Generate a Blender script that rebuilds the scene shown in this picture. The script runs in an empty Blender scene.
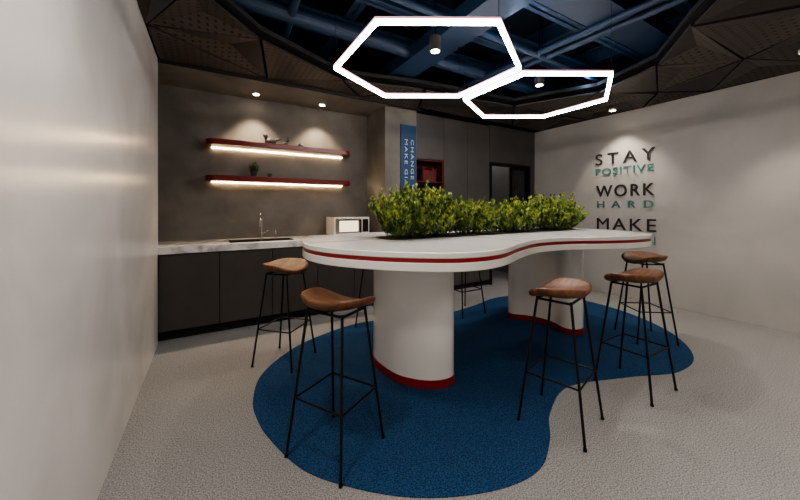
import bpy, bmesh, math, random
from mathutils import Vector, Matrix
from mathutils.geometry import delaunay_2d_cdt
random.seed(7)
S = bpy.context.scene
COL = S.collection
H = 2.63

# ------------------------------------------------------------ materials
def new_mat(name):
    m = bpy.data.materials.new(name); m.use_nodes = True
    nt = m.node_tree
    return m, nt, nt.nodes['Principled BSDF']

def simple(name, col, rough=0.5, metal=0.0, emit=None, estr=0, coat=0, spec=0.5):
    m, nt, b = new_mat(name)
    b.inputs['Base Color'].default_value = (*col, 1)
    b.inputs['Roughness'].default_value = rough
    b.inputs['Metallic'].default_value = metal
    b.inputs['Coat Weight'].default_value = coat
    b.inputs['Specular IOR Level'].default_value = spec
    if emit:
        b.inputs['Emission Color'].default_value = (*emit, 1)
        b.inputs['Emission Strength'].default_value = estr
    return m

def noisy(name, c1, c2, scale=3, detail=6, rough=0.5, bump=0.0, bscale=None, dist=0.0, lo=0.35, hi=0.65,
          stretch=(1, 1, 1), spec=0.5, metal=0, bdist=0.01):
    m, nt, b = new_mat(name)
    N, L = nt.nodes, nt.links
    tc = N.new('ShaderNodeTexCoord'); mp = N.new('ShaderNodeMapping')
    mp.inputs['Scale'].default_value = stretch
    L.new(tc.outputs['Object'], mp.inputs['Vector'])
    n = N.new('ShaderNodeTexNoise'); n.inputs['Scale'].default_value = scale
    n.inputs['Detail'].default_value = detail; n.inputs['Distortion'].default_value = dist
    L.new(mp.outputs[0], n.inputs['Vector'])
    r = N.new('ShaderNodeValToRGB')
    r.color_ramp.elements[0].position = lo; r.color_ramp.elements[0].color = (*c1, 1)
    r.color_ramp.elements[1].position = hi; r.color_ramp.elements[1].color = (*c2, 1)
    L.new(n.outputs['Fac'], r.inputs['Fac']); L.new(r.outputs['Color'], b.inputs['Base Color'])
    b.inputs['Roughness'].default_value = rough
    b.inputs['Specular IOR Level'].default_value = spec
    b.inputs['Metallic'].default_value = metal
    if bump:
        n2 = N.new('ShaderNodeTexNoise'); n2.inputs['Scale'].default_value = bscale or scale
        n2.inputs['Detail'].default_value = 4
        L.new(mp.outputs[0], n2.inputs['Vector'])
        bp = N.new('ShaderNodeBump'); bp.inputs['Strength'].default_value = bump
        bp.inputs['Distance'].default_value = bdist
        L.new(n2.outputs['Fac'], bp.inputs['Height']); L.new(bp.outputs[0], b.inputs['Normal'])
    return m

M_left = noisy('plaster_polished', (.62, .60, .57), (.74, .72, .69), 1.6, 8, rough=.25, bump=.08, bscale=2.5, dist=.6)
M_right = noisy('plaster_grey', (.40, .385, .36), (.52, .50, .465), 1.2, 10, rough=.5, bump=.05, bscale=3, dist=.4, lo=.3, hi=.7)
M_conc = noisy('concrete_dark', (.125, .113, .097), (.22, .20, .17), 2.6, 12, rough=.55, bump=.15, bscale=9, dist=.25, lo=.3, hi=.7)
M_floor = noisy('carpet_grey', (.165, .160, .156), (.36, .353, .346), 150, 2, rough=.95, bump=.5, bscale=220, spec=.1, lo=.36, hi=.62, bdist=.005)
M_rug = noisy('rug_blue', (.009, .030, .074), (.032, .085, .185), 140, 2, rough=.95, bump=.5, bscale=200, spec=.08, lo=.38, hi=.62, bdist=.005)
M_void = simple('void_blue', (.008, .016, .030), .8)
M_beam = simple('beam_blue', (.018, .044, .088), .6)
M_duct = simple('duct_blue', (.013, .033, .070), .5)
M_cab = noisy('cabinet_laminate', (.052, .045, .040), (.062, .054, .048), 4, 4, rough=.42)
M_tall = noisy('tall_cabinet_laminate', (.085, .078, .072), (.098, .090, .082), 4, 4, rough=.45)
M_dark = simple('matte_black', (.012, .012, .012), .7)  # near-black matte for carcasses, niche edge trim and ceiling backing
M_black = simple('black_metal', (.015, .014, .014), .4, .6)
M_white = simple('white_lacquer', (.78, .76, .73), .22, coat=.5)
M_red = simple('red_lacquer', (.24, .008, .010), .35)
M_shelfred = simple('shelf_red', (.16, .010, .008), .3)
M_nichered = simple('niche_red', (.09, .008, .007), .5)
M_marble = noisy('marble_white', (.40, .39, .38), (.80, .79, .77), 2.4, 10, rough=.2, dist=2.2, lo=.36, hi=.52)
M_steel = simple('brushed_steel', (.6, .58, .55), .25, 1)
M_sink = simple('sink_steel', (.12, .12, .12), .4, .9)
M_led = simple('hexagon_led', (1, 1, 1), .5, emit=(1, .93, .90), estr=32)
M_ledframe = simple('led_frame_halo', (.6, .42, .43), .4, emit=(1, .45, .52), estr=.8)  # pink emission on the housing stands in for the halo around the LEDs
M_ledwarm = simple('shelf_led', (1, .9, .7), .5, emit=(1, .74, .42), estr=60)
M_lamp = simple('downlight_glow', (1, .9, .8), .5, emit=(1, .85, .65), estr=30)
M_soil = noisy('soil', (.02, .014, .008), (.05, .035, .02), 40, 4, rough=.95)
M_textblk = simple('lettering_black', (.018, .017, .017), .5)
M_textteal = simple('lettering_teal', (.075, .23, .21), .5)
M_blue = simple('sign_blue', (.014, .065, .155), .5)
M_signtxt = simple('sign_lettering', (.55, .6, .65), .5)
M_screen = simple('appliance_window', (.5, .4, .3), .3, emit=(1, .80, .55), estr=1.3)
M_corr = simple('corridor_grey', (.16, .16, .16), .7)
M_glass = simple('tinted_glass', (.03, .032, .035), .08)
M_pot = simple('pot_ceramic', (.05, .045, .04), .5)

# wood
m, nt, b = new_mat('walnut_wood'); N, L = nt.nodes, nt.links
tc = N.new('ShaderNodeTexCoord'); mp = N.new('ShaderNodeMapping'); mp.inputs['Scale'].default_value = (2.2, 22, 8)
L.new(tc.outputs['Object'], mp.inputs['Vector'])
n = N.new('ShaderNodeTexNoise'); n.inputs['Scale'].default_value = 2.2; n.inputs['Detail'].default_value = 7; n.inputs['Distortion'].default_value = .8
L.new(mp.outputs[0], n.inputs['Vector'])
r = N.new('ShaderNodeValToRGB')
r.color_ramp.elements[0].position = .3; r.color_ramp.elements[0].color = (.060, .022, .009, 1)
r.color_ramp.elements[1].position = .7; r.color_ramp.elements[1].color = (.23, .098, .042, 1)
L.new(n.outputs['Fac'], r.inputs['Fac']); L.new(r.outputs[0], b.inputs['Base Color'])
b.inputs['Roughness'].default_value = .42
M_wood = m

def perforated():
    m, nt, b = new_mat('perforated_panel'); N, L = nt.nodes, nt.links
    tc = N.new('ShaderNodeTexCoord')
    v = N.new('ShaderNodeVectorMath'); v.operation = 'MULTIPLY'; v.inputs[1].default_value = (18, 18, 0)
    L.new(tc.outputs['Object'], v.inputs[0])
    f = N.new('ShaderNodeVectorMath'); f.operation = 'FRACTION'; L.new(v.outputs[0], f.inputs[0])
    s = N.new('ShaderNodeVectorMath'); s.operation = 'SUBTRACT'; s.inputs[1].default_value = (.5, .5, 0)
    L.new(f.outputs[0], s.inputs[0])
    ln = N.new('ShaderNodeVectorMath'); ln.operation = 'LENGTH'; L.new(s.outputs[0], ln.inputs[0])
    lt = N.new('ShaderNodeMath'); lt.operation = 'LESS_THAN'; lt.inputs[1].default_value = .23
    L.new(ln.outputs['Value'], lt.inputs[0])
    mx = N.new('ShaderNodeMix'); mx.data_type = 'RGBA'
    mx.inputs['A'].default_value = (.066, .051, .041, 1); mx.inputs['B'].default_value = (.004, .0035, .003, 1)
    L.new(lt.outputs[0], mx.inputs['Factor']); L.new(mx.outputs['Result'], b.inputs['Base Color'])
    b.inputs['Roughness'].default_value = .45
    return m
M_perf = perforated()
M_panel = simple('solid_panel', (.034, .027, .023), .45)
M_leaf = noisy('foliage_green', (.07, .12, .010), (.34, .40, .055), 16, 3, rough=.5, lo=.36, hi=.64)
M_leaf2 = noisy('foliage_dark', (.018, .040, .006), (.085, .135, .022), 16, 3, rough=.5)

# ------------------------------------------------------------ mesh helpers
def finish(bm, name, mats, smooth=False, parent=None, bevel=0, auto=None):
    bmesh.ops.recalc_face_normals(bm, faces=bm.faces[:])
    me = bpy.data.meshes.new(name); bm.to_mesh(me); bm.free()
    if not isinstance(mats, (list, tuple)): mats = [mats]
    for mt in mats: me.materials.append(mt)
    o = bpy.data.objects.new(name, me); COL.objects.link(o)
    if smooth:
        for p in me.polygons: p.use_smooth = True
        if auto is not None:
            me.set_sharp_from_angle(angle=math.radians(auto))
    if bevel:
        md = o.modifiers.new('bevel', 'BEVEL'); md.width = bevel; md.segments = 3; md.limit_method = 'ANGLE'
    if parent: adopt(o, parent)
    return o

def adopt(o, parent):
    o.parent = parent
    o.matrix_parent_inverse = Matrix.Translation(parent.location).inverted()

def empty(name, loc):
    e = bpy.data.objects.new(name, None); e.location = loc; e.empty_display_size = .1
    COL.objects.link(e); return e

def add_box(bm, lo, hi, mi=0):
    vs = [bm.verts.new((x, y, z)) for x in (lo[0], hi[0]) for y in (lo[1], hi[1]) for z in (lo[2], hi[2])]
    for f in ((0, 1, 3, 2), (4, 6, 7, 5), (0, 4, 5, 1), (2, 3, 7, 6), (0, 2, 6, 4), (1, 5, 7, 3)):
        fc = bm.faces.new([vs[i] for i in f]); fc.material_index = mi

def box(name, lo, hi, mat, parent=None, bevel=0):
    bm = bmesh.new(); add_box(bm, lo, hi)
    return finish(bm, name, mat, parent=parent, bevel=bevel)

def add_rod(bm, p, q, r, seg=10, mi=0, r2=None):
    p, q = Vector(p), Vector(q); d = (q - p); L_ = d.length
    rot = d.to_track_quat('Z', 'Y').to_matrix().to_4x4()
    mat = Matrix.Translation((p + q) / 2) @ rot
    res = bmesh.ops.create_cone(bm, cap_ends=True, segments=seg, radius1=r, radius2=r if r2 is None else r2, depth=L_, matrix=mat)
    for f in {f for v in res['verts'] for f in v.link_faces}: f.material_index = mi

def add_tube(bm, pts, r, seg=10):
    pts = [Vector(p) for p in pts]; rings = []
    up = Vector((0.3, 1, .1)).normalized()
    for i, p in enumerate(pts):
        t = (pts[min(i + 1, len(pts) - 1)] - pts[max(i - 1, 0)]).normalized()
        a = t.cross(up)
        if a.length < 1e-3: a = t.cross(Vector((1, 0, 0)))
        a.normalize(); b_ = t.cross(a).normalized()
        rings.append([bm.verts.new(p + (a * math.cos(k * 2 * math.pi / seg) + b_ * math.sin(k * 2 * math.pi / seg)) * r) for k in range(seg)])
    for i in range(len(rings) - 1):
        for k in range(seg):
            bm.faces.new((rings[i][k], rings[i][(k + 1) % seg], rings[i + 1][(k + 1) % seg], rings[i + 1][k]))
    bm.faces.new(rings[0]); bm.faces.new(rings[-1])

def smooth_closed(pts, n=8):
    out = []; N_ = len(pts)
    for i in range(N_):
        p0, p1, p2, p3 = [Vector(pts[(i + k - 1) % N_]) for k in range(4)]
        for j in range(n):
            t = j / n
            out.append(.5 * ((2 * p1) + (p2 - p0) * t + (2 * p0 - 5 * p1 + 4 * p2 - p3) * t * t + (3 * p1 - p0 - 3 * p2 + p3) * t ** 3))
    return out

def offset(pts, d):
    out = []; n = len(pts)
    for i in range(n):
        t = (pts[(i + 1) % n] - pts[i - 1]).normalized()
        out.append(pts[i] + Vector((t.y, -t.x)) * d)
    return out

def add_prism(bm, pts, z0, z1, mi=0):
    a = [bm.verts.new((p[0], p[1], z0)) for p in pts]; b_ = [bm.verts.new((p[0], p[1], z1)) for p in pts]
    n = len(pts)
    for f in [bm.faces.new(a[::-1]), bm.faces.new(b_)] + [bm.faces.new((a[i], a[(i + 1) % n], b_[(i + 1) % n], b_[i])) for i in range(n)]:
        f.material_index = mi

def prism(name, pts, z0, z1, mat, parent=None, bevel=0, smooth=True):
    bm = bmesh.new(); add_prism(bm, pts, z0, z1)
    return finish(bm, name, mat, smooth=smooth, auto=35, parent=parent, bevel=bevel)

# ------------------------------------------------------------ room shell
XL, XR, YF, YB = -.43, 5.11, -2.6, 4.38
box('floor', (XL - .3, YF - .1, -.1), (XR + .1, 6.0, 0), M_floor)
box('wall_left', (XL - .3, YF, 0), (XL, 3.70, H + .02), M_left)
box('wall_right', (XR, YF, 0), (XR + .1, 3.85, H + .02), M_right)
box('wall_front', (XL - .3, YF - .1, 0), (XR + .1, YF, H + .02), M_right)
box('wall_back', (XL - .3, YB, 0), (2.5, YB + .1, H + .02), M_conc)
box('wall_niche_left', (XL - .3, 3.70, 0), (XL - .12, YB, H + .02), M_conc)
bm = bmesh.new(); add_box(bm, (2.0, 3.80, 0), (2.5, YB, H + .02))
finish(bm, 'wall_column', M_conc)
box('ceiling_niche', (XL - .3, 3.70, H), (2.0, YB, H + .06), M_conc)
box('trim_niche_edge', (XL - .12, 3.685, H - .012), (2.5, 3.70, H + .08), M_dark)
box('ceiling', (XL - .3, YF, 3.42), (XR + .1, 4.5, 3.5), M_void)
bm = bmesh.new()
add_box(bm, (XL - .3, YF, H + .03), (XL - .22, 4.5, 3.42)); add_box(bm, (XR + .02, YF, H + .03), (XR + .1, 4.5, 3.42))
add_box(bm, (XL - .22, 4.42, H + .07), (XR + .02, 4.5, 3.42)); add_box(bm, (XL - .22, YF - .08, H + .03), (XR + .02, YF, 3.42))
finish(bm, 'wall_ceiling_void', M_void)

opening = [(-.10, 2.35), (.35, 2.85), (1.22, 3.30), (2.16, 3.10), (3.55, 2.98), (3.98, 2.12), (3.72, 1.43), (3.12, .98), (2.7, .62), (1.6, .25), (.60, .95), (-.02, 1.60)]
def inside(p, poly):
    c = False; n = len(poly)
    for i in range(n):
        x1, y1 = poly[i]; x2, y2 = poly[i - 1]
        if (y1 > p[1]) != (y2 > p[1]) and p[0] < (x2 - x1) * (p[1] - y1) / (y2 - y1) + x1: c = not c
    return c
pts = [Vector(p) for p in opening]; n0 = len(pts)
edges = [(i, (i + 1) % n0) for i in range(n0)]
x0, x1, y0, y1 = XL, XR, YF, 3.68
bd = []
for t in (0, .17, .36, .52, .7, .86): bd.append((x0 + (x1 - x0) * t, y1))
for t in (0, .13, .25, .36, .5, .65, .82): bd.append((x1, y1 + (y0 - y1) * t))
for t in (0, .2, .4, .6, .8): bd.append((x1 + (x0 - x1) * t, y0))
for t in (0, .2, .38, .54, .68, .78, .9): bd.append((x0, y0 + (y1 - y0) * t))
bi = len(pts); pts += [Vector(p) for p in bd]; nb = len(bd)
edges += [(bi + i, bi + (i + 1) % nb) for i in range(nb)]
for p in [(4.55, 2.9), (4.6, 1.75), (4.25, .95), (3.7, .15), (2.6, -.3), (1.3, -.6), (.4, -.1), (.2, -1.3), (1.7, -1.5), (3.2, -1.3), (4.4, -.9), (.1, .8)]:
    pts.append(Vector(p))
vs_, es_, fs_, *_ = delaunay_2d_cdt(pts, edges, [], 0, 1e-5)
bm = bmesh.new()
for f in fs_:
    if len(f) != 3: continue
    tri = [vs_[i] for i in f]
    c = (tri[0] + tri[1] + tri[2]) / 3
    if inside(c, opening): continue
    mi = random.choice((0, 0, 1))
    ins = []
    for v in tri:
        d = c - v; ins.append(v + d * min(.3, .022 / max(d.length, .01)))
    zj = [H + random.uniform(.004, .03) for _ in range(3)]
    lo = [bm.verts.new((p.x, p.y, z)) for p, z in zip(ins, zj)]
    hi = [bm.verts.new((p.x, p.y, z + .02)) for p, z in zip(ins, zj)]
    cz = bm.verts.new((c.x, c.y, sum(zj) / 3 + random.choice((.0, .06, .06))))
    for i in range(3):
        j = (i + 1) % 3
        ff = bm.faces.new((lo[i], lo[j], cz)); ff.material_index = mi if i else random.choice((0, 1))
        bm.faces.new((lo[i], hi[i], hi[j], lo[j])).material_index = 1
finish(bm, 'ceiling_acoustic_panels', [M_perf, M_panel])
bm = bmesh.new()
for f in fs_:
    tri = [vs_[i] for i in f]
    c = sum(tri, Vector((0, 0))) / len(tri)
    if inside(c, opening): continue
    a = [bm.verts.new((p.x, p.y, H + .10)) for p in tri]; bm.faces.new(a)
bmesh.ops.remove_doubles(bm, verts=bm.verts[:], dist=1e-4)
g = bmesh.ops.extrude_face_region(bm, geom=bm.faces[:])
for v in [e for e in g['geom'] if isinstance(e, bmesh.types.BMVert)]: v.co.z += .04
finish(bm, 'ceiling_backing', M_dark)

fr = empty('ceiling_services', (2.3, 1.8, 3.1))
bm = bmesh.new()
def ibeam(bm, a, b_, z, w=.10, h=.16, axis='x'):
    if axis == 'x':
        add_box(bm, (a[0], a[1] - w / 2, z), (b_[0], a[1] + w / 2, z + .015)); add_box(bm, (a[0], a[1] - w / 2, z + h), (b_[0], a[1] + w / 2, z + h + .015))
        add_box(bm, (a[0], a[1] - .008, z), (b_[0], a[1] + .008, z + h))
    else:
        add_box(bm, (a[0] - w / 2, a[1], z), (a[0] + w / 2, b_[1], z + .015)); add_box(bm, (a[0] - w / 2, a[1], z + h), (a[0] + w / 2, b_[1], z + h + .015))
        add_box(bm, (a[0] - .008, a[1], z), (a[0] + .008, b_[1], z + h))
for y in (.5, 1.15, 1.8, 2.45, 3.1): ibeam(bm, (-.55, y), (5.05, y), 3.0)
for x in (.1, 1.2, 2.3, 3.4, 4.4): ibeam(bm, (x, -.5), (x, 4.2), 3.18, .12, .18, 'y')
finish(bm, 'steel_beams', M_beam, parent=fr)
bm = bmesh.new()
add_box(bm, (-.5, 1.32, 2.88), (5.0, 1.62, 3.0)); add_box(bm, (1.75, -.4, 2.80), (2.05, 4.2, 2.93))
add_rod(bm, (-.5, 2.75, 2.9), (5.0, 2.95, 2.9), .07, 20); add_rod(bm, (.4, -.4, 2.88), (.65, 4.2, 2.88), .035, 14)
add_rod(bm, (3.0, -.4, 2.86), (2.8, 4.2, 2.86), .03, 14); add_rod(bm, (3.15, -.4, 2.86), (2.95, 4.2, 2.86), .03, 14)
add_rod(bm, (-.5, 2.05, 2.85), (5.0, 2.2, 2.85), .03, 14)
finish(bm, 'ducts_and_pipes', M_duct, parent=fr)

# ------------------------------------------------------------ tall cabinet wall + door
cab = empty('tall_cabinet', (3.3, 4.1, 0))
YC = 3.83
bm = bmesh.new()
add_box(bm, (2.505, 3.86, 0), (2.53, 4.36, H)); add_box(bm, (3.94, 3.86, 0), (3.965, 4.36, H))
add_box(bm, (2.53, 4.33, 0), (3.94, 4.36, H)); add_box(bm, (2.53, 3.86, 0), (3.94, 4.33, .08)); add_box(bm, (2.53, 3.86, 2.6), (3.94, 4.33, H))
add_box(bm, (3.00, 4.07, .08), (3.03, 4.33, 2.6))
finish(bm, 'carcass', M_dark, parent=cab)
def door(x0_, x1_, z0_, z1_, nm):
    box(nm, (x0_ + .003, YC, z0_ + .003), (x1_ - .003, 3.86, z1_ - .003), M_tall, parent=cab, bevel=.002)
door(2.503, 3.015, 1.98, H, 'door_top'); door(2.503, 3.015, .08, .98, 'door_low')
door(3.015, 3.48, .08, H, 'door_a'); door(3.48, 3.967, .08, H, 'door_b')
bm = bmesh.new()
add_box(bm, (2.53, 4.05, .98), (3.0, 4.07, 1.98)); add_box(bm, (2.506, 3.84, .98), (2.53, 4.05, 1.98)); add_box(bm, (2.985, 3.84, .98), (3.01, 4.05, 1.98))
for z in (.98, 1.31, 1.64, 1.955): add_box(bm, (2.53, 3.84, z), (2.985, 4.05, z + .022))
finish(bm, 'open_niche_red', M_nichered, parent=cab)
bm = bmesh.new()
xx = 2.56
while xx < 2.8:
    w = random.uniform(.015, .03); add_box(bm, (xx, 3.88, 1.333), (xx + w - .002, 4.02, 1.333 + random.uniform(.17, .23)), random.choice((0, 1))); xx += w
xx = 2.66
while xx < 2.9:
    w = random.uniform(.015, .03); add_box(bm, (xx, 3.88, 1.663), (xx + w - .002, 4.02, 1.663 + random.uniform(.15, .21)), random.choice((0, 1))); xx += w
finish(bm, 'books', [M_red, M_pot], parent=cab)
bm = bmesh.new()
add_box(bm, (3.97, YC, 2.03), (XR, 3.93, H + .02)); add_box(bm, (4.98, YC, 0), (XR, 3.93, 2.03))
finish(bm, 'wall_door_surround', M_tall)
bm = bmesh.new()
add_box(bm, (3.97, YC - .01, 0), (4.01, 3.93, 2.03)); add_box(bm, (4.94, YC - .01, 0), (4.98, 3.93, 2.03)); add_box(bm, (4.01, YC - .01, 1.99), (4.94, 3.93, 2.03))
finish(bm, 'trim_door_frame', M_black)
bm = bmesh.new()
add_box(bm, (3.97, 3.93, 0), (4.01, 5.4, H)); add_box(bm, (5.0, 3.93, 0), (5.1, 5.4, H)); add_box(bm, (3.97, 5.4, 0), (5.1, 5.5, H)); add_box(bm, (3.97, 3.93, H), (5.1, 5.5, H + .03))
finish(bm, 'wall_corridor', M_corr)
dr = empty('door_1', (4.75, 3.8, 0))
bm = bmesh.new()
add_box(bm, (4.52, 3.86, .01), (4.56, 3.90, 1.985)); add_box(bm, (4.90, 3.86, .01), (4.935, 3.90, 1.985)); add_box(bm, (4.56, 3.86, 1.94), (4.90, 3.90, 1.985)); add_box(bm, (4.56, 3.86, .01), (4.90, 3.90, .1))
add_rod(bm, (4.60, 3.79, .55), (4.60, 3.79, 1.75), .014); add_rod(bm, (4.60, 3.79, .7), (4.54, 3.87, .7), .008); add_rod(bm, (4.60, 3.79, 1.6), (4.54, 3.87, 1.6), .008)
finish(bm, 'door_leaf_frame', M_black, parent=dr)
box('door_glass', (4.56, 3.875, .1), (4.90, 3.885, 1.94), M_glass, parent=dr)

# ------------------------------------------------------------ kitchen counter
kc = empty('kitchen_counter', (.8, 4.0, 0))
XA, XB = XL, 1.995
bm = bmesh.new()
add_box(bm, (XL - .11, 3.745, .1), (.1, 4.375, .84)); add_box(bm, (.9, 3.745, .1), (XB, 4.375, .84))
add_box(bm, (.1, 3.745, .1), (.9, 4.375, .60)); add_box(bm, (.1, 3.745, .6), (.9, 3.76, .84))
add_box(bm, (XL - .11, 3.80, 0), (XB, 4.375, .1))
finish(bm, 'carcass', M_dark, parent=kc)
xs = [XL, .07, .57, 1.07, 1.53, XB]
for i in range(5):
    box('door_%d' % i, (xs[i] + .003, 3.722, .105), (xs[i + 1] - .003, 3.745, .825), M_cab, parent=kc, bevel=.002)
bm = bmesh.new()
sx0, sx1, sy0, sy1 = .16, .84, 3.84, 4.16
z0_, z1_ = .835, .90
add_box(bm, (XL - .11, 3.703, z0_), (sx0, 4.375, z1_)); add_box(bm, (sx1, 3.703, z0_), (XB, 4.375, z1_))
add_box(bm, (sx0, 3.703, z0_), (sx1, sy0, z1_)); add_box(bm, (sx0, sy1, z0_), (sx1, 4.375, z1_))
finish(bm, 'marble_worktop', M_marble, parent=kc)
bm = bmesh.new()
t = .008
add_box(bm, (sx0, sy0, .68), (sx1, sy1, .69)); add_box(bm, (sx0, sy0, .69), (sx0 + t, sy1, .8995)); add_box(bm, (sx1 - t, sy0, .69), (sx1, sy1, .8995))
add_box(bm, (sx0, sy0, .69), (sx1, sy0 + t, .8995)); add_box(bm, (sx0, sy1 - t, .69), (sx1, sy1, .8995)); add_box(bm, (.49, sy0, .69), (.505, sy1, .89))
finish(bm, 'sink_basin', M_sink, parent=kc)
bm = bmesh.new()
fx, fy = .53, 4.24
add_rod(bm, (fx, fy, .9005), (fx, fy, .93), .026, 20)
p = [(fx, fy, .905 + .02 * i) for i in range(11)]
for i in range(1, 13):
    a = math.pi * i / 12; p.append((fx - .04 * (1 - math.cos(a)) * .5, fy - .075 * (1 - math.cos(a)), 1.10 + .10 * math.sin(a)))
p.append((p[-1][0], p[-1][1], 1.05)); add_tube(bm, p, .012, 12)
add_rod(bm, (fx, fy, .96), (fx + .07, fy, .99), .007); add_rod(bm, (fx + .16, fy, .9005), (fx + .16, fy, 1.0), .012); add_rod(bm, (fx + .16, fy, 1.0), (fx + .16, fy - .06, 1.01), .006)
finish(bm, 'kitchen_faucet', M_steel, smooth=True, auto=40)

mw = empty('microwave_oven', (1.6, 4.15, .9))
bm = bmesh.new(); add_box(bm, (1.36, 4.0, .912), (1.86, 4.33, 1.15))
for x in (1.4, 1.82):
    for y in (4.03, 4.3): add_rod(bm, (x, y, .9005), (x, y, .915), .012)
finish(bm, 'housing', M_white, parent=mw, bevel=.006)
box('door_frame', (1.38, 3.985, .93), (1.74, 4.0, 1.13), M_steel, parent=mw, bevel=.003)
box('door_window', (1.43, 3.981, .96), (1.69, 3.986, 1.10), M_screen, parent=mw)
bm = bmesh.new(); add_rod(bm, (1.725, 3.97, .95), (1.725, 3.97, 1.11), .006); add_box(bm, (1.76, 3.99, .95), (1.84, 4.0, 1.12)); 
finish(bm, 'handle_and_controls', M_black, parent=mw)

# wall shelves
def rounded_rect(x0, x1, y0, y1, r, back=False, n=8):
    pts = []
    for cx, cy, a0 in ((x0 + r, y0 + r, 180), (x1 - r, y0 + r, 270)):
        for i in range(n + 1):
            a = math.radians(a0 + 90 * i / n); pts.append((cx + r * math.cos(a), cy + r * math.sin(a)))
    pts += [(x1, y1), (x0, y1)] if not back else []
    if back:
        for cx, cy, a0 in ((x1 - r, y1 - r, 0), (x0 + r, y1 - r, 90)):
            for i in range(n + 1):
                a = math.radians(a0 + 90 * i / n); pts.append((cx + r * math.cos(a), cy + r * math.sin(a)))
    return [Vector(p) for p in pts]
for zb in (1.985, 1.58):
    sh = empty('wall_shelf', (.8, 4.25, zb))
    o = rounded_rect(-.06, 1.66, 4.09, 4.378, .13)
    prism('shelf_board', o, zb, zb + .06, M_shelfred, parent=sh, bevel=.004)
    prism('shelf_inlay', rounded_rect(-.01, 1.61, 4.13, 4.37, .10), zb + .0601, zb + .063, M_pot, parent=sh)
    box('led_strip', (.0, 4.366, zb - .006), (1.6, 4.375, zb - .0005), M_ledwarm, parent=sh)

# shelf ornaments
def blob(bm, c, r, mi=0, sc=(1, 1, 1)):
    res = bmesh.ops.create_uvsphere(bm, u_segments=16, v_segments=10, radius=r, matrix=Matrix.Translation(c) @ Matrix.Diagonal((*sc, 1)))
    for f in {f for v in res['verts'] for f in v.link_faces}: f.material_index = mi
zs = 2.0485
bm = bmesh.new()
blob(bm, (.63, 4.24, zs + .045), .045, sc=(1.5, .8, 1)); blob(bm, (.57, 4.24, zs + .11), .028); add_rod(bm, (.59, 4.24, zs + .05), (.57, 4.24, zs + .1), .018)
add_rod(bm, (.56, 4.24, zs + .12), (.52, 4.24, zs + .13), .008, r2=.002); add_rod(bm, (.68, 4.24, zs + .06), (.76, 4.24, zs + .09), .02, r2=.004)
finish(bm, 'bird_figurine', M_pot, smooth=True)
bm = bmesh.new()
blob(bm, (.80, 4.23, zs + .03), .03, sc=(1.3, .8, 1)); blob(bm, (.83, 4.23, zs + .075), .02)
add_rod(bm, (.825, 4.23, zs + .085), (.82, 4.22, zs + .125), .006); add_rod(bm, (.84, 4.23, zs + .085), (.845, 4.24, zs + .125), .006)
finish(bm, 'rabbit_figurine', M_pot, smooth=True)
bm = bmesh.new(); blob(bm, (1.0, 4.24, zs + .028), .028, sc=(1.4, 1, 1)); add_rod(bm, (1.0, 4.24, zs + .05), (1.0, 4.24, zs + .065), .01)
finish(bm, 'small_jar', M_pot, smooth=True)

def leaf(bm, base, d, ln, w, mi=0, zmin=None):
    d = d.normalized(); s = d.cross(Vector((random.uniform(-1, 1), random.uniform(-1, 1), random.uniform(.2, 1)))).normalized()
    nrm = s.cross(d)
    P = [base, base + d * ln * .5 + nrm * ln * .06, base + d * ln, base + d * ln * .45 + s * w, base + d * ln * .45 - s * w]
    if zmin is not None and min(q.z for q in P) < zmin: return
    a, m1, t_, l, r_ = [bm.verts.new(q) for q in P]
    for f in (bm.faces.new((a, l, m1)), bm.faces.new((l, t_, m1)), bm.faces.new((a, m1, r_)), bm.faces.new((r_, m1, t_))): f.material_index = mi

def shrub(name, cx0, cx1, cy, ry, zb, hh, stems, leaves, ln=.035, mats=None, extra=None, stemmi=2, spread=.35, lw=.24, zmin=None):
    bm = bmesh.new()
    for i in range(stems):
        u = random.random(); x = cx0 + (cx1 - cx0) * u; y = cy + random.uniform(-ry, ry)
        cxm = (cx0 + cx1) / 2; side = (x - cxm) / max((cx1 - cx0) / 2, .01); sy = (y - cy) / max(ry, .01)
        h_ = hh * (random.uniform(.55, .88) if random.random() < .8 else random.uniform(.88, 1.05)) * (1 - .32 * side * side)
        lean = Vector((side * spread + random.uniform(-.22, .22), sy * spread + random.uniform(-.2, .2), 1))
        if abs(sy) > .8 and random.random() < .5: h_ *= .55; lean.y *= 1.8
        p = Vector((x, y, zb)); q = p + lean * h_
        add_rod(bm, p, q, .0022, 4, mi=stemmi)
        for j in range(leaves):
            t_ = .08 + .92 * (j + random.random()) / leaves
            c = p.lerp(q, t_); a = j * 2.4 + random.random()
            d = Vector((math.cos(a), math.sin(a), random.uniform(.5, 1.5) + t_ * .8))
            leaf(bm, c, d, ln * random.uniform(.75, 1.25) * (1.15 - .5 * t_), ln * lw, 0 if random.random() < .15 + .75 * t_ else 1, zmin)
    if extra: extra(bm)
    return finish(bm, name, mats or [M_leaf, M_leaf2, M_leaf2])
z2 = 1.6435
def potx(bm):
    add_rod(bm, (.44, 4.24, z2), (.44, 4.24, z2 + .065), .028, 18, mi=3, r2=.04)
shrub('potted_plant', .41, .47, 4.24, .02, z2 + .055, .12, 18, 8, .035, [M_leaf2, M_leaf2, M_leaf2, M_pot], potx)
bm = bmesh.new(); add_rod(bm, (.62, 4.24, z2), (.62, 4.24, z2 + .05), .02, 16, r2=.03); finish(bm, 'small_cup', M_pot, smooth=True, auto=40)

# sign on the column
bs = empty('column_sign', (2.37, 3.79, 1.7))
box('sign_panel', (2.235, 3.785, .9), (2.485, 3.799, 2.42), M_blue, parent=bs)

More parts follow.
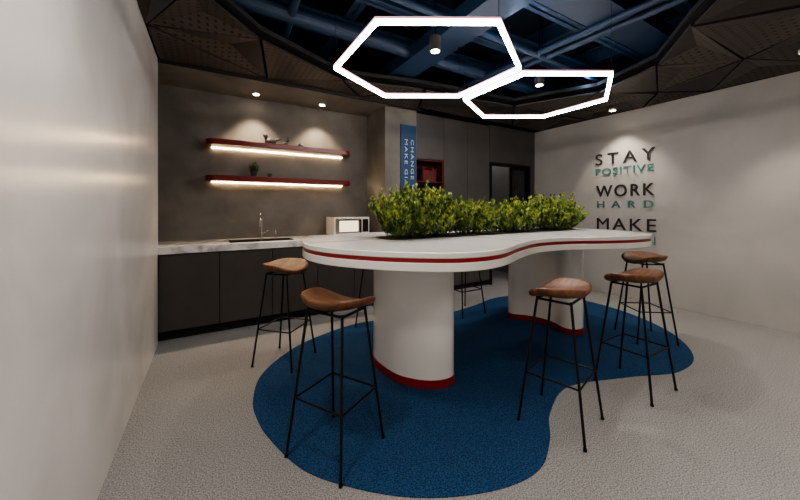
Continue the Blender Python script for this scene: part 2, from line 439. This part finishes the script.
def text_mesh(name, s, width, height, origin, xdir, ydir, mat, parent=None, spacing=1.0, bold=.02, depth=.01):
    cu = bpy.data.curves.new(name, 'FONT'); cu.body = s; cu.size = 1; cu.extrude = .02; cu.offset = bold; cu.space_character = spacing
    to = bpy.data.objects.new(name + '_tmp', cu); COL.objects.link(to)
    bpy.context.view_layer.update()
    dg = bpy.context.evaluated_depsgraph_get()
    me = bpy.data.meshes.new_from_object(to.evaluated_get(dg)); bpy.data.objects.remove(to)
    xs_ = [v.co.x for v in me.vertices]; ys_ = [v.co.y for v in me.vertices]
    mnx, mxx, mny, mxy = min(xs_), max(xs_), min(ys_), max(ys_)
    xd, yd = Vector(xdir), Vector(ydir); zd = xd.cross(yd); O = Vector(origin)
    for v in me.vertices:
        u = (v.co.x - mnx) / (mxx - mnx) * width; w = (v.co.y - mny) / (mxy - mny) * height
        v.co = O + xd * u + yd * w + zd * (depth if v.co.z > 0 else 0)
    me.materials.clear(); me.materials.append(mat)
    o = bpy.data.objects.new(name, me); COL.objects.link(o)
    if parent: adopt(o, parent)
    return o
text_mesh('sign_line_1', 'CHANGE MEANS', 1.05, .048, (2.395, 3.7845, 2.22), (0, 0, -1), (1, 0, 0), M_signtxt, bs, 1.25, .0, .004)
text_mesh('sign_line_2', 'MAKE GIANT STEPS', 1.25, .048, (2.295, 3.7845, 2.22), (0, 0, -1), (1, 0, 0), M_signtxt, bs, 1.25, .0, .004)

wl = empty('wall_lettering', (XR, 2.35, 1.4))
for s, za, zb_, mt, ya, yb in (('STAY', 1.92, 2.09, M_textblk, 2.74, 1.97), ('POSITIVE', 1.765, 1.87, M_textteal, 2.74, 1.99), ('WORK', 1.44, 1.61, M_textblk, 2.73, 1.98),
                       ('HARD', 1.275, 1.375, M_textteal, 2.72, 1.99), ('MAKE', .95, 1.12, M_textblk, 2.72, 1.96), ('IT HAPPEN', .775, .88, M_textteal, 2.73, 1.97)):
    text_mesh('word_' + s.lower().replace(' ', '_'), s, ya - yb, zb_ - za, (XR - .0005, ya, za), (0, -1, 0), (0, 0, 1), mt, wl,
              {'STAY': 1.5, 'WORK': 1.25, 'MAKE': 1.25, 'HARD': 2.0}.get(s, 1.15), 0.0 if s == 'MAKE' else .008, .012)

# ------------------------------------------------------------ rug
rug = smooth_closed([(.236, 2.32), (.235, 2.1), (.276, 1.875), (.39, 1.563), (.60, 1.315), (.83, 1.14), (1.12, 1.02), (1.373, 1.0), (1.597, 1.10), (1.82, 1.25), (2.2, 1.36), (2.72, 1.2), (3.13, 1.05),
                     (3.585, 1.11), (4.05, 1.45), (4.35, 2.0), (4.38, 2.6), (4.0, 3.05), (3.5, 3.22), (2.9, 3.1), (2.4, 3.05), (1.9, 3.18), (1.39, 3.27), (.913, 3.14), (.595, 2.95), (.33, 2.64)], 6)
prism('area_rug', rug, .0004, .006, M_rug, bevel=.002)

# ------------------------------------------------------------ table
tb = empty('bar_table', (2.05, 2.0, 0))
top = smooth_closed([(.52, 2.12), (.57, 1.83), (.73, 1.57), (.93, 1.375), (1.15, 1.26), (1.42, 1.27), (1.76, 1.42), (2.1, 1.53), (2.43, 1.50), (2.7, 1.38), (3.0, 1.29), (3.28, 1.29), (3.48, 1.42),
                     (3.60, 1.75), (3.58, 2.15), (3.42, 2.48), (3.1, 2.66), (2.75, 2.66), (2.4, 2.54), (2.1, 2.50), (1.8, 2.58), (1.5, 2.72), (1.15, 2.77), (.8, 2.66), (.6, 2.43)], 8)
prism('tabletop_upper', top, 1.008, 1.04, M_white, tb, .006)
prism('red_stripe', offset(top, -.006), .986, 1.008, M_red, tb)
prism('tabletop_lower', offset(top, -.002), .938, .986, M_white, tb, .006)
ped1 = smooth_closed([(1.13, 2.2), (1.16, 2.02), (1.25, 1.88), (1.37, 1.80), (1.5, 1.80), (1.575, 1.92), (1.59, 2.1), (1.59, 2.35), (1.53, 2.5), (1.38, 2.56), (1.22, 2.5), (1.14, 2.36)], 8)
ped2 = smooth_closed([(2.95, 2.52), (3.04, 2.40), (3.11, 2.26), (3.11, 2.10), (3.06, 1.96), (3.10, 1.87), (3.21, 1.85), (3.34, 1.93), (3.43, 2.1), (3.42, 2.3), (3.34, 2.48), (3.2, 2.60), (3.03, 2.62)], 8)
for i, pd in enumerate((ped1, ped2)):
    prism('pedestal_%d' % i, pd, .065, .94, M_white, tb)
    prism('pedestal_base_%d' % i, offset(pd, .005), .0065, .066, M_red, tb, .002)
pl = rounded_rect(1.10, 3.42, 2.0, 2.27, .1, True)
prism('planter_rim', offset(pl, .012), 1.039, 1.044, M_pot, tb)
prism('planter_soil', pl, 1.04, 1.046, M_soil, tb)
bm = bmesh.new()
add_box(bm, (1.848, 1.46, 1.0395), (1.852, 1.985, 1.0406)); add_box(bm, (.56, 2.128, 1.0395), (1.085, 2.132, 1.0406)); add_box(bm, (2.60, 1.44, 1.0395), (2.604, 1.985, 1.0406)); add_box(bm, (1.848, 2.285, 1.0395), (1.852, 2.55, 1.0406))
finish(bm, 'top_joints', M_pot, parent=tb)

kw = dict(zmin=1.049, spread=.40, lw=.25)
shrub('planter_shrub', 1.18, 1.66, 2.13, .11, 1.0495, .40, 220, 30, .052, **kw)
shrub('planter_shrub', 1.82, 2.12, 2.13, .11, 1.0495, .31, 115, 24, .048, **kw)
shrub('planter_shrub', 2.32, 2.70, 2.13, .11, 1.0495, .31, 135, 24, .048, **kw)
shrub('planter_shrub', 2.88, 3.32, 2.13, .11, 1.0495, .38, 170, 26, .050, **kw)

# ------------------------------------------------------------ stools
def stool(x, y, rot):
    e = bpy.data.objects.new('bar_stool', None); COL.objects.link(e); e.empty_display_size = .1
    bm = bmesh.new(); nr, na = 8, 40
    def top_z(u, v):
        return .046 * u * u + .034 * max(v, 0) ** 2 - .026 * max(-v, 0) ** 2
    def ring(fr_, zf):
        vs = []
        for k in range(na):
            a = 2 * math.pi * k / na; c, s_ = math.cos(a), math.sin(a); ex = 2 / 2.7
            u = abs(c) ** ex * math.copysign(1, c) * fr_; v = abs(s_) ** ex * math.copysign(1, s_) * fr_
            vs.append(bm.verts.new((u * .195 * (1 - .12 * v), v * .155, zf(u, v))))
        return vs
    rows = [ring(i / nr, lambda u, v: .775 + top_z(u, v)) for i in range(1, nr)]
    rows.append(ring(.97, lambda u, v: .773 + top_z(u, v))); rows.append(ring(1.0, lambda u, v: .762 + top_z(u, v))); rows.append(ring(.97, lambda u, v: .748 + top_z(u, v)))
    for i in range(nr - 1, 0, -1): rows.append(ring(i / nr, lambda u, v: .738 + top_z(u, v) * .85))
    for a_, b_ in zip(rows[:-1], rows[1:]):
        for k in range(na): bm.faces.new((a_[k], a_[(k + 1) % na], b_[(k + 1) % na], b_[k]))
    for rr, z in ((rows[0], .775), (rows[-1], .738)):
        c = bm.verts.new((0, 0, z))
        for k in range(na): bm.faces.new((rr[k], rr[(k + 1) % na], c))
    o = finish(bm, 'seat', M_wood, smooth=True); o.parent = e
    bm = bmesh.new(); T = .115; F = .178; zt = .742
    cs = [(1, 1), (-1, 1), (-1, -1), (1, -1)]
    for sx, sy in cs:
        add_rod(bm, (sx * T, sy * T * .8, zt), (sx * F, sy * F, .004), .0075, 10)
        add_rod(bm, (sx * F, sy * F, .0), (sx * F, sy * F, .012), .010, 10)
    for i in range(4):
        a_, b_ = cs[i], cs[(i + 1) % 4]
        add_rod(bm, (a_[0] * T, a_[1] * T * .8, zt - .012), (b_[0] * T, b_[1] * T * .8, zt - .012), .007, 8)
        z = .29; k_ = F + (T - F) * z / zt; ky = F + (T * .8 - F) * z / zt
        add_rod(bm, (a_[0] * k_, a_[1] * ky, z), (b_[0] * k_, b_[1] * ky, z), .0055, 8)
    o = finish(bm, 'legs_and_footrest', M_black, smooth=True, auto=40); o.parent = e
    e.location = (x, y, .0065); e.rotation_euler = (0, 0, math.radians(rot))
for s in ((.57, 1.635, 120), (1.80, 1.17, 195), (2.60, 1.13, 180), (3.66, 1.50, 235), (.53, 2.80, 45), (2.65, 2.98, 0), (1.52, 3.03, 8)): stool(*s)

# ------------------------------------------------------------ hexagon pendants
def hexa(cx, cy, z, R):
    e = empty('hexagon_pendant_light', (cx, cy, z))
    def ring_(bm, Ro, Ri, za, zb_):
        def pts_(r_, zz): return [bm.verts.new((cx + r_ * math.cos(math.radians(30 + 60 * k)), cy + r_ * math.sin(math.radians(30 + 60 * k)), zz)) for k in range(6)]
        A, B, C, D = pts_(Ro, za), pts_(Ri, za), pts_(Ri, zb_), pts_(Ro, zb_)
        for k in range(6):
            j = (k + 1) % 6
            for P, Q in ((A, B), (B, C), (C, D), (D, A)): bm.faces.new((P[k], P[j], Q[j], Q[k]))
    bm = bmesh.new(); ring_(bm, R + .013, R - .013, z - .014, z + .010); finish(bm, 'led_diffuser', M_led, parent=e)
    bm = bmesh.new(); ring_(bm, R + .016, R - .016, z + .010, z + .022); finish(bm, 'housing', M_ledframe, parent=e)
    bm = bmesh.new()
    for k in (0, 2, 4):
        a = math.radians(30 + 60 * k); x, y = cx + R * math.cos(a), cy + R * math.sin(a)
        add_rod(bm, (x, y, z + .02), (x, y, 3.42), .0018, 6)
    finish(bm, 'suspension_wires', M_black, parent=e)
hexa(1.418, 2.00, 2.335, .70); hexa(2.72, 2.03, 2.33, .69)

# ------------------------------------------------------------ lights
def lamp(name, loc, target, power, col=(1, .86, .70), angle=75, blend=.8, size=.04):
    ld = bpy.data.lights.new(name, 'SPOT'); ld.energy = power; ld.color = col; ld.spot_size = math.radians(angle); ld.spot_blend = blend; ld.shadow_soft_size = size
    o = bpy.data.objects.new(name, ld); COL.objects.link(o); o.location = loc
    o.rotation_euler = (Vector(target) - Vector(loc)).to_track_quat('-Z', 'Y').to_euler()
    return o
def can(x, y, zc, length=.03, r=.045):
    bm = bmesh.new()
    add_rod(bm, (x, y, zc - length), (x, y, zc + .0), r, 24, 0)
    add_rod(bm, (x, y, zc - length - .003), (x, y, zc - length + .001), r * .7, 20, 1)
    return finish(bm, 'ceiling_downlight', [M_white if length < .05 else M_pot, M_lamp])
WARM = (1, .80, .58)
for x, y in ((.455, 4.15), (1.25, 4.15)):
    can(x, y, H, .012); lamp('fill_lamp', (x, y, H - .03), (x, y + .06, 0), 62, WARM, 92, .6)
for x, y in ((4.80, 2.35), (4.45, .62), (4.6, -1.0)):
    can(x, y, H + .02, .03); lamp('fill_lamp', (x, y, H - .03), (x + .14, y, 0), 46, (1, .88, .74), 90, .6)
for x, y in ((1.66, 2.23), (3.11, 2.27)):
    can(x, y, 2.74, .12, .05)
    bm = bmesh.new(); add_rod(bm, (x, y, 2.74), (x, y, 3.42), .006); finish(bm, 'downlight_stem', M_black)
    lamp('fill_lamp', (x, y, 2.60), (x, y, 0), 55, (1, .92, .82), 100)
for x, y in ((.15, -.4), (1.5, -1.0), (3.1, -.7), (.2, -1.8), (2.4, -2.0)):  # added fill spots and cans behind the camera, no known fixtures there
    can(x, y, H + .02, .03); lamp('fill_lamp', (x, y, H - .03), (x, y + .3, 0), 70, (1, .92, .82), 140, 1, .12)
can(.0, 1.1, H + .02, .03); lamp('fill_lamp', (.0, 1.1, H - .03), (-.25, 1.1, 0), 52, (1, .94, .87), 120, 1, .08)
for x, y in ((.6, 1.2), (2.2, 1.8), (3.9, 2.2)):
    ld = bpy.data.lights.new('void_lamp', 'POINT'); ld.energy = 3; ld.color = (.45, .68, 1); ld.shadow_soft_size = .08
    o = bpy.data.objects.new('void_lamp', ld); COL.objects.link(o); o.location = (x, y, 2.78)
ld = bpy.data.lights.new('corridor_fill', 'POINT'); ld.energy = 7; ld.color = (1, .93, .85); ld.shadow_soft_size = .08  # added point light that brightens the corridor interior, no fixture
o = bpy.data.objects.new('corridor_fill', ld); COL.objects.link(o); o.location = (4.5, 4.7, 2.5)

w = bpy.data.worlds.new('world'); S.world = w; w.use_nodes = True
w.node_tree.nodes['Background'].inputs[0].default_value = (.5, .55, .6, 1); w.node_tree.nodes['Background'].inputs[1].default_value = .05

# ------------------------------------------------------------ camera
cd = bpy.data.cameras.new('camera'); cam = bpy.data.objects.new('camera', cd); COL.objects.link(cam)
cd.sensor_width = 36; cd.lens = 321 / 800 * 36; cd.shift_y = -42 / 800; cd.clip_start = .02
cam.location = (0, 0, 1.27); cam.rotation_euler = (math.radians(90), 0, math.radians(-30.4))
S.camera = cam
try:
    S.view_settings.view_transform = 'AgX'; S.view_settings.look = 'AgX - Medium High Contrast'; S.view_settings.exposure = .3
except Exception as ex: print(ex)
